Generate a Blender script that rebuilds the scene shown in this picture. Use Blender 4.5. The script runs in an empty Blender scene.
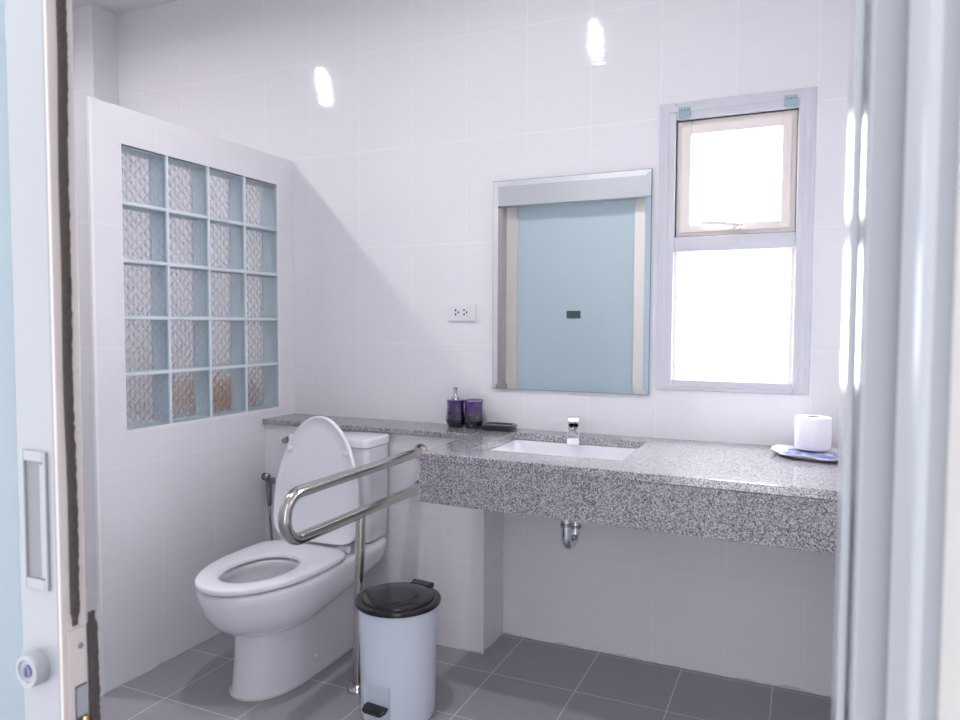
import bpy, bmesh, math, random
from mathutils import Vector, Matrix
random.seed(7)
PI = math.pi
sc = bpy.context.scene
C = sc.collection

# ------------------------------------------------------------------ camera
cd = bpy.data.cameras.new('camera')
cam = bpy.data.objects.new('camera', cd); C.objects.link(cam)
YAW, PITCH, ROLL, FPX = 0.42215, -0.04994, 0.0042, 721.8
fw = Vector((-math.sin(YAW)*math.cos(PITCH), math.cos(YAW)*math.cos(PITCH), math.sin(PITCH)))
rt = Vector((math.cos(YAW), math.sin(YAW), 0)); up = rt.cross(fw)
r2 = math.cos(ROLL)*rt + math.sin(ROLL)*up
u2 = -math.sin(ROLL)*rt + math.cos(ROLL)*up
cam.matrix_world = Matrix(((r2.x, u2.x, -fw.x, 2.0723), (r2.y, u2.y, -fw.y, -2.5912), (r2.z, u2.z, -fw.z, 1.2230), (0, 0, 0, 1)))
cd.sensor_width = 36; cd.lens = 36*FPX/960; cd.clip_start = 0.02
cd.dof.use_dof = True; cd.dof.focus_distance = 2.7; cd.dof.aperture_fstop = 9
sc.camera = cam

# ------------------------------------------------------------------ world, lamps, exposure
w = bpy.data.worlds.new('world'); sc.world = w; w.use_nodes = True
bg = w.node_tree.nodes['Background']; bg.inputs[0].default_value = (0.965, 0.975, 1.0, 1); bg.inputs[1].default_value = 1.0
_wn = w.node_tree.nodes; _tc = _wn.new('ShaderNodeTexCoord'); _sx = _wn.new('ShaderNodeSeparateXYZ'); _mr = _wn.new('ShaderNodeMapRange')   # made-up sky split: strengthened beyond the window to light the room, dimmed door-side
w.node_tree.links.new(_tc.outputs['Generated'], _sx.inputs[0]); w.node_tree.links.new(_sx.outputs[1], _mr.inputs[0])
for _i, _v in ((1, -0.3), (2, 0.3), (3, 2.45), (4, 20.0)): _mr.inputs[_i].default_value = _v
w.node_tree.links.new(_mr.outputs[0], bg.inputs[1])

def area(name, loc, size, power, color, spread):
    l = bpy.data.lights.new(name, 'AREA'); l.shape = 'DISK'; l.size = size; l.energy = power; l.color = color; l.spread = spread
    o = bpy.data.objects.new(name, l); o.location = loc; C.objects.link(o); return o
area('ceiling_downlight_room', (1.03, -1.20, 2.715), 0.05, 10.4, (1.0, 0.965, 0.965), math.radians(178))
area('ceiling_downlight_shower', (-0.72, -1.20, 2.715), 0.05, 13.2, (1.0, 0.965, 0.965), math.radians(178))
sc.view_settings.view_transform = 'Standard'; sc.view_settings.look = 'None'
sc.view_settings.exposure = 0.22; sc.view_settings.gamma = 1.0
sc.view_settings.use_curve_mapping = False

# ------------------------------------------------------------------ materials
def srgb(r, g, b):
    f = lambda c: (c/255/12.92) if c/255 <= 0.04045 else ((c/255+0.055)/1.055)**2.4
    return (f(r), f(g), f(b), 1)

def mat(name, col, rough=0.5, metal=0.0, **kw):
    m = bpy.data.materials.new(name); m.use_nodes = True
    b = m.node_tree.nodes['Principled BSDF']
    b.inputs['Base Color'].default_value = col
    b.inputs['Roughness'].default_value = rough
    b.inputs['Metallic'].default_value = metal
    for k, v in kw.items(): b.inputs[k.replace('_', ' ')].default_value = v
    return m

class N:
    """tiny node builder"""
    def __init__(s, m): s.nt = m.node_tree; s.b = s.nt.nodes.get('Principled BSDF')
    def n(s, t, **kw):
        x = s.nt.nodes.new(t)
        for k, v in kw.items(): setattr(x, k, v)
        return x
    def l(s, a, b): s.nt.links.new(a, b)
    def val(s, sock, v):
        if isinstance(v, (int, float)): sock.default_value = v
        else: s.l(v, sock)
    def m(s, op, a, b=0.0, c=None):
        x = s.n('ShaderNodeMath', operation=op); s.val(x.inputs[0], a); s.val(x.inputs[1], b)
        if c is not None: s.val(x.inputs[2], c)
        return x.outputs[0]
    def mixc(s, f, a, b):
        x = s.n('ShaderNodeMix', data_type='RGBA'); s.val(x.inputs[0], f)
        for i, v in ((6, a), (7, b)):
            if isinstance(v, tuple): x.inputs[i].default_value = v
            else: s.l(v, x.inputs[i])
        return x.outputs[2]
    def noise(s, vec, scale, detail=2.0, rough=0.5):
        x = s.n('ShaderNodeTexNoise'); x.inputs['Scale'].default_value = scale
        x.inputs['Detail'].default_value = detail; x.inputs['Roughness'].default_value = rough
        if vec is not None: s.l(vec, x.inputs['Vector'])
        return x.outputs[0]
    def vmul(s, vec, k):
        x = s.n('ShaderNodeVectorMath', operation='MULTIPLY'); s.l(vec, x.inputs[0]); x.inputs[1].default_value = k
        return x.outputs[0]
    def bump(s, h, strength, dist):
        x = s.n('ShaderNodeBump'); x.inputs['Strength'].default_value = strength; x.inputs['Distance'].default_value = dist
        s.l(h, x.inputs['Height']); s.l(x.outputs[0], s.b.inputs['Normal'])
    def ramp(s, f, stops):
        x = s.n('ShaderNodeValToRGB'); s.l(f, x.inputs[0]); e = x.color_ramp.elements
        while len(e) < len(stops): e.new(0.5)
        for i, (p, c) in enumerate(stops): e[i].position = p; e[i].color = c
        return x.outputs[0]
    def joint(s, c, off, pitch, width):
        f = s.m('FRACT', s.m('DIVIDE', s.m('SUBTRACT', c, off), pitch))
        d = s.m('MULTIPLY', s.m('SUBTRACT', 0.5, s.m('ABSOLUTE', s.m('SUBTRACT', f, 0.5))), pitch)
        return s.m('LESS_THAN', d, width/2)

# wall tile: 25 x 40 cm glossy off-white tile with woven texture
TW, TH, TX0, TY0, TZ0 = 0.2495, 0.4006, -0.8992, -0.7325, 1.1401
def tile_material(name, base, grout):
    m = mat(name, base, 0.2); k = N(m)
    g = k.n('ShaderNodeNewGeometry'); p = k.n('ShaderNodeSeparateXYZ'); k.l(g.outputs['Position'], p.inputs[0])
    q = k.n('ShaderNodeSeparateXYZ'); k.l(g.outputs['True Normal'], q.inputs[0])
    side = k.m('GREATER_THAN', k.m('ABSOLUTE', q.outputs[0]), 0.5)
    horiz = k.m('GREATER_THAN', k.m('ABSOLUTE', q.outputs[2]), 0.5)
    jx = k.joint(p.outputs[0], TX0, TW, 0.0019); jy = k.joint(p.outputs[1], TY0, TW, 0.0019)
    ju = k.m('ADD', k.m('MULTIPLY', jy, side), k.m('MULTIPLY', jx, k.m('SUBTRACT', 1.0, side)))
    jz = k.joint(p.outputs[2], TZ0, TH, 0.0024)
    j = k.m('MULTIPLY', k.m('MAXIMUM', ju, jz), k.m('SUBTRACT', 1.0, horiz))
    wv = k.noise(k.vmul(g.outputs['Position'], (4, 4, 300)), 1.0, 0)
    wv2 = k.noise(k.vmul(g.outputs['Position'], (230, 230, 18)), 1.0, 2)
    dark = tuple(c*0.94 for c in base[:3]) + (1,)
    c0 = k.mixc(wv, base, dark)
    c0 = k.mixc(k.m('MULTIPLY', wv2, 0.35), c0, dark)
    st = k.noise(g.outputs['Position'], 9, 4)                 # ochre water stain in the foot joint
    foot = k.m('MULTIPLY', k.m('LESS_THAN', p.outputs[2], k.m('MULTIPLY', k.m('SUBTRACT', st, 0.40), 0.045)), 0.55)
    c0 = k.mixc(foot, c0, srgb(196, 176, 160))
    k.l(k.mixc(j, c0, grout), k.b.inputs['Base Color'])
    k.l(k.m('ADD', 0.045, k.m('MULTIPLY', j, 0.3)), k.b.inputs['Roughness'])
    h = k.m('SUBTRACT', k.m('ADD', k.m('MULTIPLY', wv, 1.0), k.m('MULTIPLY', wv2, 0.004)), k.m('MULTIPLY', j, 0.15))
    k.bump(h, 0.35, 0.0006)
    return m
M = {}
M['tile'] = tile_material('white_woven_wall_tile', srgb(235, 234, 239), srgb(236, 235, 239))
def floor_material():
    m = mat('grey_floor_tile', srgb(118, 117, 125), 0.42); k = N(m)
    g = k.n('ShaderNodeNewGeometry'); p = k.n('ShaderNodeSeparateXYZ'); k.l(g.outputs['Position'], p.inputs[0])
    j = k.m('MAXIMUM', k.joint(p.outputs[0], 1.1014, 0.3004, 0.0035), k.joint(p.outputs[1], -0.3157, 0.3004, 0.0035))
    n1 = k.noise(g.outputs['Position'], 5, 4); n2 = k.noise(g.outputs['Position'], 240, 2)
    c = k.mixc(n1, srgb(158, 157, 164), srgb(149, 148, 155))
    c = k.mixc(k.m('MULTIPLY', n2, 0.25), c, srgb(166, 165, 172))
    k.l(k.mixc(j, c, srgb(216, 213, 216)), k.b.inputs['Base Color'])
    k.l(k.m('ADD', 0.36, k.m('MULTIPLY', j, 0.4)), k.b.inputs['Roughness'])
    k.bump(k.m('SUBTRACT', k.m('MULTIPLY', n1, 0.1), j), 0.25, 0.001)
    return m
M['floor'] = floor_material()
def granite_material(name, rough, ior):
    m = mat(name, srgb(150, 148, 152), rough, 0.0, IOR=ior); k = N(m)
    g = k.n('ShaderNodeNewGeometry')
    v = k.n('ShaderNodeTexVoronoi'); v.inputs['Scale'].default_value = 430; k.l(g.outputs['Position'], v.inputs['Vector'])
    sp = k.n('ShaderNodeSeparateColor'); k.l(v.outputs['Color'], sp.inputs[0])
    v2 = k.n('ShaderNodeTexVoronoi'); v2.inputs['Scale'].default_value = 270; k.l(g.outputs['Position'], v2.inputs['Vector'])
    sp2 = k.n('ShaderNodeSeparateColor'); k.l(v2.outputs['Color'], sp2.inputs[0])
    f = k.m('ADD', k.m('MULTIPLY', sp.outputs[0], 0.6), k.m('MULTIPLY', sp2.outputs[1], 0.4))
    c = k.ramp(f, [(0.0, srgb(54, 52, 58)), (0.25, srgb(88, 86, 92)), (0.45, srgb(138, 135, 141)), (0.65, srgb(170, 167, 173)), (0.85, srgb(196, 193, 198))])
    k.l(c, k.b.inputs['Base Color'])
    return m
M['granite'] = granite_material('polished_speckled_granite', 0.15, 1.95); M['granite_cut'] = granite_material('honed_speckled_granite', 0.45, 1.4)
M['ceiling'] = mat('white_painted_ceiling', srgb(232, 229, 230), 0.8)
M['plaster'] = mat('warm_white_plaster', srgb(154, 151, 151), 0.75)
_k = N(M['plaster']); _g = _k.n('ShaderNodeNewGeometry'); _k.bump(_k.noise(_g.outputs['Position'], 60, 4), 0.5, 0.003)
M['porcelain'] = mat('white_glazed_porcelain', srgb(232, 231, 238), 0.12, 0.0, Coat_Weight=0.5, Coat_Roughness=0.05)
M['seat'] = mat('white_plastic_toilet_seat', srgb(232, 232, 240), 0.25)
M['sealant'] = mat('ivory_sealant', srgb(222, 212, 204), 0.6)
M['steel'] = mat('polished_stainless_steel', (0.56, 0.53, 0.50, 1), 0.16, 1.0)
M['chrome'] = mat('chrome', (0.75, 0.77, 0.80, 1), 0.07, 1.0)
M['darkchrome'] = mat('aged_chrome', (0.35, 0.35, 0.38, 1), 0.25, 1.0)
M['alu'] = mat('powder_coated_white_aluminium', srgb(206, 207, 217), 0.3)
M['alu_grey'] = mat('grey_white_aluminium_frame', srgb(136, 139, 146), 0.22, 0.2)
M['alu_warm'] = mat('warm_white_aluminium', srgb(168, 160, 159), 0.35)
M['alu_out'] = mat('white_aluminium_profile', srgb(124, 126, 132), 0.3)
M['bead'] = mat('cream_window_sash', srgb(236, 228, 224), 0.45)
M['gasket'] = mat('black_rubber', srgb(60, 58, 62), 0.6)
M['brush'] = mat('dark_brown_pile', srgb(78, 68, 68), 0.95)
_k = N(M['brush']); _g = _k.n('ShaderNodeNewGeometry'); _k.bump(_k.noise(_g.outputs['Position'], 900, 3), 0.8, 0.002)
_k.l(_k.mixc(_k.noise(_k.vmul(_g.outputs['Position'], (300, 300, 700)), 1, 2), srgb(36, 30, 31), srgb(74, 65, 64)), _k.b.inputs['Base Color'])
M['bin'] = mat('white_plastic_bin', srgb(218, 224, 238), 0.3)
M['bin_dark'] = mat('black_glossy_plastic', srgb(32, 30, 34), 0.16)
M['bin_recess'] = mat('grey_plastic', srgb(190, 194, 204), 0.4)
M['outlet'] = mat('white_outlet_plastic', srgb(228, 226, 232), 0.3)
M['slot'] = mat('dark_socket_hole', srgb(40, 38, 42), 0.7)
M['paper'] = mat('white_tissue_paper', srgb(244, 242, 246), 0.9)
_k = N(M['paper']); _g = _k.n('ShaderNodeNewGeometry'); _k.bump(_k.noise(_g.outputs['Position'], 420, 2), 0.25, 0.001)
M['card'] = mat('brown_cardboard', srgb(170, 130, 112), 0.9)
M['blue'] = mat('blue_printed_plastic', srgb(112, 120, 168), 0.3)
_k = N(M['blue']); _g = _k.n('ShaderNodeNewGeometry')
_k.l(_k.ramp(_k.noise(_g.outputs['Position'], 45, 3), [(0.40, srgb(96, 102, 152)), (0.60, srgb(128, 134, 180)), (0.70, srgb(205, 208, 230))]), _k.b.inputs['Base Color'])
M['tray'] = mat('white_crinkled_wrapping', srgb(236, 236, 244), 0.25)
M['sticker'] = mat('dark_grey_plate', srgb(78, 86, 92), 0.4)
M['brass'] = mat('brass', (0.62, 0.45, 0.16, 1), 0.3, 1.0)
M['wicker'] = mat('orange_brown_wicker', srgb(176, 118, 62), 0.7)
_k = N(M['wicker']); _g = _k.n('ShaderNodeNewGeometry')
_k.l(_k.mixc(_k.noise(_k.vmul(_g.outputs['Position'], (60, 60, 200)), 1, 2), srgb(222, 146, 60), srgb(132, 74, 34)), _k.b.inputs['Base Color'])
M['mirror'] = mat('mirror_silvering', (0.86, 0.90, 0.91, 1), 0.0, 1.0)
M['mirror_edge'] = mat('green_glass_edge', srgb(120, 140, 146), 0.1)
M['purple'] = mat('dark_purple_faceted_acrylic', srgb(52, 28, 78), 0.06, 0.0, Coat_Weight=1.0)
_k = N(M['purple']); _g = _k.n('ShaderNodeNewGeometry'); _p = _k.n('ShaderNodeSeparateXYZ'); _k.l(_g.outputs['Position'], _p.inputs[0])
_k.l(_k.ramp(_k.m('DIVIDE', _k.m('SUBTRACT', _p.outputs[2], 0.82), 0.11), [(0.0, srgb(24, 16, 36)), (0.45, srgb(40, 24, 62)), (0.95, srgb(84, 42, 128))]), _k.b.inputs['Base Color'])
M['water'] = mat('water', (0.55, 0.50, 0.48, 1), 0.02, 0.0, Transmission_Weight=1.0, IOR=1.33)
M['mortar'] = mat('white_mortar', srgb(222, 228, 236), 0.6)
M['lamp'] = mat('white_lamp_housing', srgb(235, 235, 235), 0.4)

def mixmat(name, parts):
    """parts: list of (weight, node type, colour, roughness)"""
    m = bpy.data.materials.new(name); m.use_nodes = True; nt = m.node_tree; nt.nodes.clear()
    out = nt.nodes.new('ShaderNodeOutputMaterial'); acc = None; tot = 0
    for wgt, t, col, rg in parts:
        s = nt.nodes.new(t); s.inputs['Color'].default_value = col
        if rg is not None: s.inputs['Roughness'].default_value = rg
        tot += wgt
        if acc is None: acc = s.outputs[0]
        else:
            x = nt.nodes.new('ShaderNodeMixShader'); x.inputs[0].default_value = wgt/tot
            nt.links.new(acc, x.inputs[1]); nt.links.new(s.outputs[0], x.inputs[2]); acc = x.outputs[0]
    nt.links.new(acc, out.inputs[0]); return m
M['pane'] = mixmat('bright_obscure_window_glass', [(0.75, 'ShaderNodeBsdfTransparent', (0.99, 0.99, 0.99, 1), None), (0.25, 'ShaderNodeBsdfTranslucent', (0.95, 0.95, 0.95, 1), None)])
M['frost'] = mixmat('frosted_teal_glass', [(0.52, 'ShaderNodeBsdfTranslucent', (0.91, 0.965, 0.98, 1), None), (0.43, 'ShaderNodeBsdfDiffuse', (0.66, 0.72, 0.76, 1), None), (0.05, 'ShaderNodeBsdfGlossy', (1, 1, 1, 1), 0.35)])
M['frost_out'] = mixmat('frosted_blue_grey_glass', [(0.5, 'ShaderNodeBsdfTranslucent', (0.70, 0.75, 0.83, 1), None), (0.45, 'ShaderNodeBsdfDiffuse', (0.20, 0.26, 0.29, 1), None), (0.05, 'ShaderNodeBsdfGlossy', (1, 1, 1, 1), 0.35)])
M['block_side'] = mixmat('tinted_glass_block_edge', [(0.6, 'ShaderNodeBsdfDiffuse', srgb(206, 221, 231), None), (0.2, 'ShaderNodeBsdfTranslucent', srgb(214, 230, 236), None), (0.2, 'ShaderNodeBsdfGlossy', srgb(225, 236, 240), 0.15)])
def block_glass(pattern):
    m = mat('patterned_block_glass' if pattern else 'clear_wavy_block_glass', (0.99, 0.995, 1.0, 1), 0.02, 0.0, Transmission_Weight=1.0, IOR=1.45); k = N(m)
    g = k.n('ShaderNodeNewGeometry'); p = k.n('ShaderNodeSeparateXYZ'); k.l(g.outputs['Position'], p.inputs[0])
    P_ = 0.1912/5
    y = k.m('ADD', p.outputs[1], 0.8797); z = k.m('SUBTRACT', p.outputs[2], 0.857)
    nz = k.n('ShaderNodeTexNoise'); nz.inputs['Scale'].default_value = 26; k.l(g.outputs['Position'], nz.inputs['Vector'])
    wob = k.m('MULTIPLY', nz.outputs[0], 0.035)
    a = k.m('SINE', k.m('MULTIPLY', k.m('ADD', k.m('ADD', y, z), wob), PI/P_))
    b = k.m('SINE', k.m('MULTIPLY', k.m('SUBTRACT', k.m('SUBTRACT', y, z), wob), PI/P_))
    h = k.m('MAXIMUM', k.m('POWER', k.m('ABSOLUTE', a), 3.0), k.m('POWER', k.m('ABSOLUTE', b), 3.0))
    h = k.m('ADD', h, k.m('MULTIPLY', k.noise(g.outputs['Position'], 60, 2), 0.9))
    if pattern: k.bump(h, 1.0, 0.0035)
    else: k.bump(k.m('ADD', k.m('MULTIPLY', h, 0.4), k.noise(g.outputs['Position'], 40, 2)), 0.6, 0.002)
    out = k.nt.nodes['Material Output']
    tr = k.n('ShaderNodeBsdfTransparent'); tr.inputs[0].default_value = (0.99, 0.995, 1.0, 1)
    mx = k.n('ShaderNodeMixShader'); mx.inputs[0].default_value = 0.45 if pattern else 0.85
    k.l(k.b.outputs[0], mx.inputs[1]); k.l(tr.outputs[0], mx.inputs[2]); k.l(mx.outputs[0], out.inputs[0])
    return m
M['block'] = block_glass(True); M['block_front'] = block_glass(False)

# ------------------------------------------------------------------ mesh helpers
def obj(name, bm, m, parent=None, smooth=False, bevel=0.0, seg=2, autosm=None):
    bmesh.ops.recalc_face_normals(bm, faces=bm.faces)
    me = bpy.data.meshes.new(name); bm.to_mesh(me); bm.free()
    o = bpy.data.objects.new(name, me); C.objects.link(o)
    me.materials.append(m)
    if smooth:
        for p in me.polygons: p.use_smooth = True
        if autosm is not None:
            me.set_sharp_from_angle(angle=math.radians(autosm))
    if bevel:
        b = o.modifiers.new('bevel', 'BEVEL'); b.width = bevel; b.segments = seg; b.limit_method = 'ANGLE'
        b.angle_limit = math.radians(40)
        if hasattr(b, 'harden_normals'): b.harden_normals = False
    if parent is not None:
        o.parent = parent
        o.matrix_parent_inverse = Matrix.Translation(-parent_world(parent))
    return o
def parent_world(p):
    v = Vector(p.location)
    q = p.parent
    return v if q is None else v          # parents carry world positions in their location
def thing(name, label, cat, loc=(0, 0, 0), group=None):
    o = bpy.data.objects.new(name, None); o.empty_display_size = 0.05; C.objects.link(o); o.location = loc
    o['label'] = label; o['category'] = cat
    if group: o['group'] = group
    return o
def tag(o, label, cat, group=None):
    o['label'] = label; o['category'] = cat
    if group: o['group'] = group
    return o
def struct(name, bm, m, **kw):
    o = obj(name, bm, m, **kw); o['kind'] = 'structure'; return o
def sub(name, bm, m, parent, **kw):
    """part of a part whose parent mesh sits at the identity"""
    o = obj(name, bm, m, None, **kw); o.parent = parent; o.matrix_parent_inverse = Matrix.Identity(4)
    top = parent.parent
    if parent.parent is None and parent.type == 'EMPTY':
        o.matrix_parent_inverse = Matrix.Translation(-Vector(parent.location))
    return o
def B(): return bmesh.new()
def box(bm, x0, x1, y0, y1, z0, z1):
    v = [bm.verts.new((x, y, z)) for x in (x0, x1) for y in (y0, y1) for z in (z0, z1)]
    for f in ((0, 1, 3, 2), (4, 6, 7, 5), (0, 4, 5, 1), (2, 3, 7, 6), (0, 2, 6, 4), (1, 5, 7, 3)):
        bm.faces.new([v[i] for i in f])
    return bm
def bx(*a): return box(B(), *a)
def loft(bm, rings, cap0=True, cap1=True, closed=True):
    rv = [[bm.verts.new(p) for p in r] for r in rings]
    n = len(rings[0])
    for a, b in zip(rv[:-1], rv[1:]):
        for i in range(n if closed else n-1):
            j = (i+1) % n; bm.faces.new((a[i], a[j], b[j], b[i]))
    if cap0: bm.faces.new(rv[0][::-1])
    if cap1: bm.faces.new(rv[-1])
    return rv
def lathe(bm, prof, c=(0, 0, 0), n=40, axis='z', cap=True, facet=None):
    rings = []
    for r, h in prof:
        ring = []
        for i in range(n):
            a = 2*PI*i/n; rr = r*(facet(a, h) if facet else 1)
            p = {'z': (rr*math.cos(a), rr*math.sin(a), h), 'y': (rr*math.cos(a), h, rr*math.sin(a)), 'x': (h, rr*math.cos(a), rr*math.sin(a))}[axis]
            ring.append((c[0]+p[0], c[1]+p[1], c[2]+p[2]))
        rings.append(ring)
    loft(bm, rings, cap, cap); return bm
def tube(bm, pts, r, n=20, cap=True):
    pts = [Vector(p) for p in pts]; rings = []; prev = None
    for i, p in enumerate(pts):
        t = (pts[min(i+1, len(pts)-1)] - pts[max(i-1, 0)]).normalized()
        if prev is None:
            a = Vector((0, 0, 1)) if abs(t.z) < 0.9 else Vector((1, 0, 0)); nrm = (a - a.dot(t)*t).normalized()
        else: nrm = (prev - prev.dot(t)*t).normalized()
        prev = nrm; bn = t.cross(nrm); rr = r[i] if isinstance(r, (list, tuple)) else r
        rings.append([p + rr*(math.cos(2*PI*k/n)*nrm + math.sin(2*PI*k/n)*bn) for k in range(n)])
    loft(bm, rings, cap, cap); return bm
def arc(c, r, a0, a1, n, plane='yz'):
    out = []
    for i in range(n+1):
        a = a0 + (a1-a0)*i/n
        if plane == 'yz': out.append((c[0], c[1]+r*math.cos(a), c[2]+r*math.sin(a)))
        elif plane == 'xz': out.append((c[0]+r*math.cos(a), c[1], c[2]+r*math.sin(a)))
        else: out.append((c[0]+r*math.cos(a), c[1]+r*math.sin(a), c[2]))
    return out
def frame_xz(bm, x0, x1, z0, z1, wl, wr, wb, wt, y0, y1):
    box(bm, x0, x0+wl, y0, y1, z0, z1); box(bm, x1-wr, x1, y0, y1, z0, z1)
    box(bm, x0+wl, x1-wr, y0, y1, z0, z0+wb); box(bm, x0+wl, x1-wr, y0, y1, z1-wt, z1); return bm

# ------------------------------------------------------------------ room shell
CEIL = 2.74; XL = -1.60; XR = 2.36; YF = -2.02
WX0, WX1, WZ0, WZ1 = 1.594, 2.090, 0.994, 1.988          # window opening
bm = B()
box(bm, XL, WX0, 0, 0.12, 0, CEIL); box(bm, WX1, XR, 0, 0.12, 0, CEIL)
box(bm, WX0, WX1, 0, 0.12, 0, WZ0); box(bm, WX0, WX1, 0, 0.12, WZ1, CEIL)
struct('wall_back', bm, M['tile'])
struct('floor', bx(-1.75, 3.4, -3.6, 0.12, -0.05, 0), M['floor'])
struct('ceiling', bx(-1.75, 2.5, -2.20, 0.12, CEIL, CEIL+0.05), M['ceiling'])
struct('wall_left', bx(XL-0.12, XL, -2.2, 0.12, 0, CEIL), M['tile'])
struct('wall_right', bx(XR, XR+0.12, YF, 0.12, 0, CEIL), M['tile'])
struct('wall_pillar', bx(XL, -1.067, -0.139, 0, 0, CEIL), M['tile'])
# front wall round the sliding doors
bm = B()
box(bm, XL, 0.14, -2.16, YF, 0, CEIL); box(bm, 0.14, 2.40, -2.16, YF, 2.16, CEIL)
struct('wall_front', bm, M['tile'])
# partition between toilet and shower with the glass block opening
PY = -0.9924; PZ = 1.933; GY0, GZ0, GP = -0.8797, 0.857, 0.1912
GPY = 0.1946
GY1, GZ1 = GY0+4*GPY, GZ0+5*GP
bm = B()
box(bm, -0.10, 0, PY, GY0, 0, PZ); box(bm, -0.10, 0, GY1, 0, 0, PZ)
box(bm, -0.10, 0, GY0, GY1, 0, GZ0); box(bm, -0.10, 0, GY0, GY1, GZ1, PZ)
struct('wall_partition', bm, M['tile'])
bm = B(); box(bm, 0.0, 0.0012, PY-0.0012, PY+0.009, 0, PZ); box(bm, -0.009, 0.0, PY-0.0012, PY, 0, PZ)
struct('trim_1', bm, mat('white_corner_trim', srgb(238, 236, 240), 0.4))
# low boxed-out wall under the granite ledge
LY = -0.195
struct('wall_ledge', bx(0, 1.013, LY, 0, 0, 0.799), M['tile'])
struct('wall_shower_ledge', bx(-1.067, -0.10, LY, 0, 0, 0.799), M['tile'])
bm = B(); box(bm, 1.009, 1.0142, LY-0.0012, LY+0.005, 0, 0.66)
struct('trim_2', bm, mat('white_tile_edge', srgb(234, 232, 236), 0.4))

# door frame on the right side of the doorway
struct('trim_3', bx(2.0950, 2.1000, -2.12, -2.055, 0, 2.05), M['alu_grey'], bevel=0.001)
bm = B(); box(bm, 2.1012, 2.16, -2.155, -2.121, 0, 2.10); box(bm, 2.104, 2.16, -2.121, -2.03, 0, 2.10)
struct('trim_4', bm, M['alu_grey'], bevel=0.001)
struct('trim_5', bx(2.1155, 2.20, -2.25, -2.17, 0, 2.4), mat('pale_grey_architrave', srgb(140, 143, 150), 0.35), bevel=0.004)
bm = B(); box(bm, 2.1255, 3.3, -2.36, -2.255, 0, CEIL); box(bm, 2.16, 2.36, -2.165, YF, 0, 2.16)
struct('wall_outside', bm, M['plaster'])
# head rail over the sliding doors (seen in the mirror)
struct('trim_6', bx(0.14, 2.12, YF-0.005, -1.95, 2.012, 2.155), mat('pale_grey_head_rail', srgb(190, 191, 197), 0.3), bevel=0.003)
struct('trim_7', bx(0.14, 0.20, -2.12, -1.97, 0, 2.010), M['alu_warm'], bevel=0.003)

# ------------------------------------------------------------------ fixed frosted panel (seen in the mirror) and the sliding door at the left
d2 = bpy.data.objects.new('door_2', None); C.objects.link(d2); d2.location = (0.67, -2.05, 0); d2['kind'] = 'structure'
obj('door_frame', frame_xz(B(), 0.20, 1.16, 0.01, 2.050, 0.075, 0.085, 0.08, 0.03, -2.065, -2.035), M['bead'], d2, bevel=0.002)
obj('frosted_glass', bx(0.275, 1.075, -2.052, -2.046, 0.09, 2.015), M['frost'], d2)
obj('finger_plate', bx(0.63, 0.725, -2.046, -2.042, 1.262, 1.312), M['sticker'], d2)

DX1 = 1.434; DY0, DY1 = -2.140, -2.115
d1 = bpy.data.objects.new('door_1', None); C.objects.link(d1); d1.location = (1.0, -2.128, 0); d1['kind'] = 'structure'
bm = B()
box(bm, 1.376, DX1-0.004, DY0, DY1, 0.01, 2.10); box(bm, 0.15, 0.206, DY0, DY1, 0.01, 2.10)
box(bm, 0.206, 1.376, DY0, DY1, 0.01, 0.09); box(bm, 0.206, 1.376, DY0, DY1, 2.04, 2.10)
obj('door_frame', bm, M['alu_out'], d1, bevel=0.0015)
obj('frosted_glass', bx(0.206, 1.376, -2.133, -2.126, 0.09, 2.04), M['frost_out'], d1)
obj('door_edge', bx(DX1-0.004, DX1, DY0, -2.113, 0.01, 2.10), M['alu_warm'], d1, bevel=0.0012)
def pile(bm, x, y, z0, z1, wd, depth, step=0.004):
    rings = []; n = int((z1-z0)/step)
    for i in range(n+1):
        z = z0+(z1-z0)*i/n; j = lambda s: (random.random()-0.5)*s
        e = 1.0 if 2 < i < n-2 else 0.7
        cx = 0.0009*math.sin(z*9)+0.0005*math.sin(z*31)
        rings.append([(x, y-wd/2*e+cx, z), (x+depth*e*0.7+j(0.001), y-wd/2*e+cx+j(0.0012), z), (x+depth*e+j(0.0014), y-wd/4*e+cx+j(0.001), z), (x+depth*e+j(0.0014), y+wd/4*e+cx+j(0.001), z),
                      (x+depth*e*0.7+j(0.001), y+wd/2*e+cx+j(0.0012), z), (x, y+wd/2*e+cx, z)])
    loft(bm, rings)
bm = B(); pile(bm, DX1, -2.1265, 0.930, 2.09, 0.0085, 0.0035)
obj('brush_seal', bm, M['brush'], d1)
bm = B(); pile(bm, DX1-0.001, -2.1085, 0.02, 0.937, 0.010, 0.004)
obj('brush_seal', bm, M['brush'], d1)
# lock plate in the door edge
lp = obj('lock_plate', bx(DX1, DX1+0.0012, -2.1335, -2.1155, 0.70, 0.926), M['alu_warm'], d1)
sub('screw', lathe(B(), [(0.0028, 0.0012), (0.0028, 0.0018), (0.0012, 0.002)], (DX1, -2.1215, 0.908), 14, 'x'), M['darkchrome'], d1).name = 'screw'
bm = B(); box(bm, DX1+0.0012, DX1+0.0016, -2.128, -2.1165, 0.80, 0.868)
obj('latch_opening', bm, M['alu_grey'], d1)
bm = B(); box(bm, DX1+0.0016, DX1+0.0022, -2.1285, -2.1275, 0.80, 0.869); box(bm, DX1+0.0016, DX1+0.0022, -2.1285, -2.1165, 0.868, 0.8695); box(bm, DX1+0.0016, DX1+0.002, -2.1275, -2.1165, 0.80, 0.838)
obj('latch_rim', bm, M['gasket'], d1)
bm = B(); tube(bm, [(DX1+0.002, -2.118, 0.80), (DX1+0.003, -2.121, 0.825), (DX1+0.002, -2.118, 0.836)], 0.003, 10)
obj('latch_hook', bm, M['brass'], d1)
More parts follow.
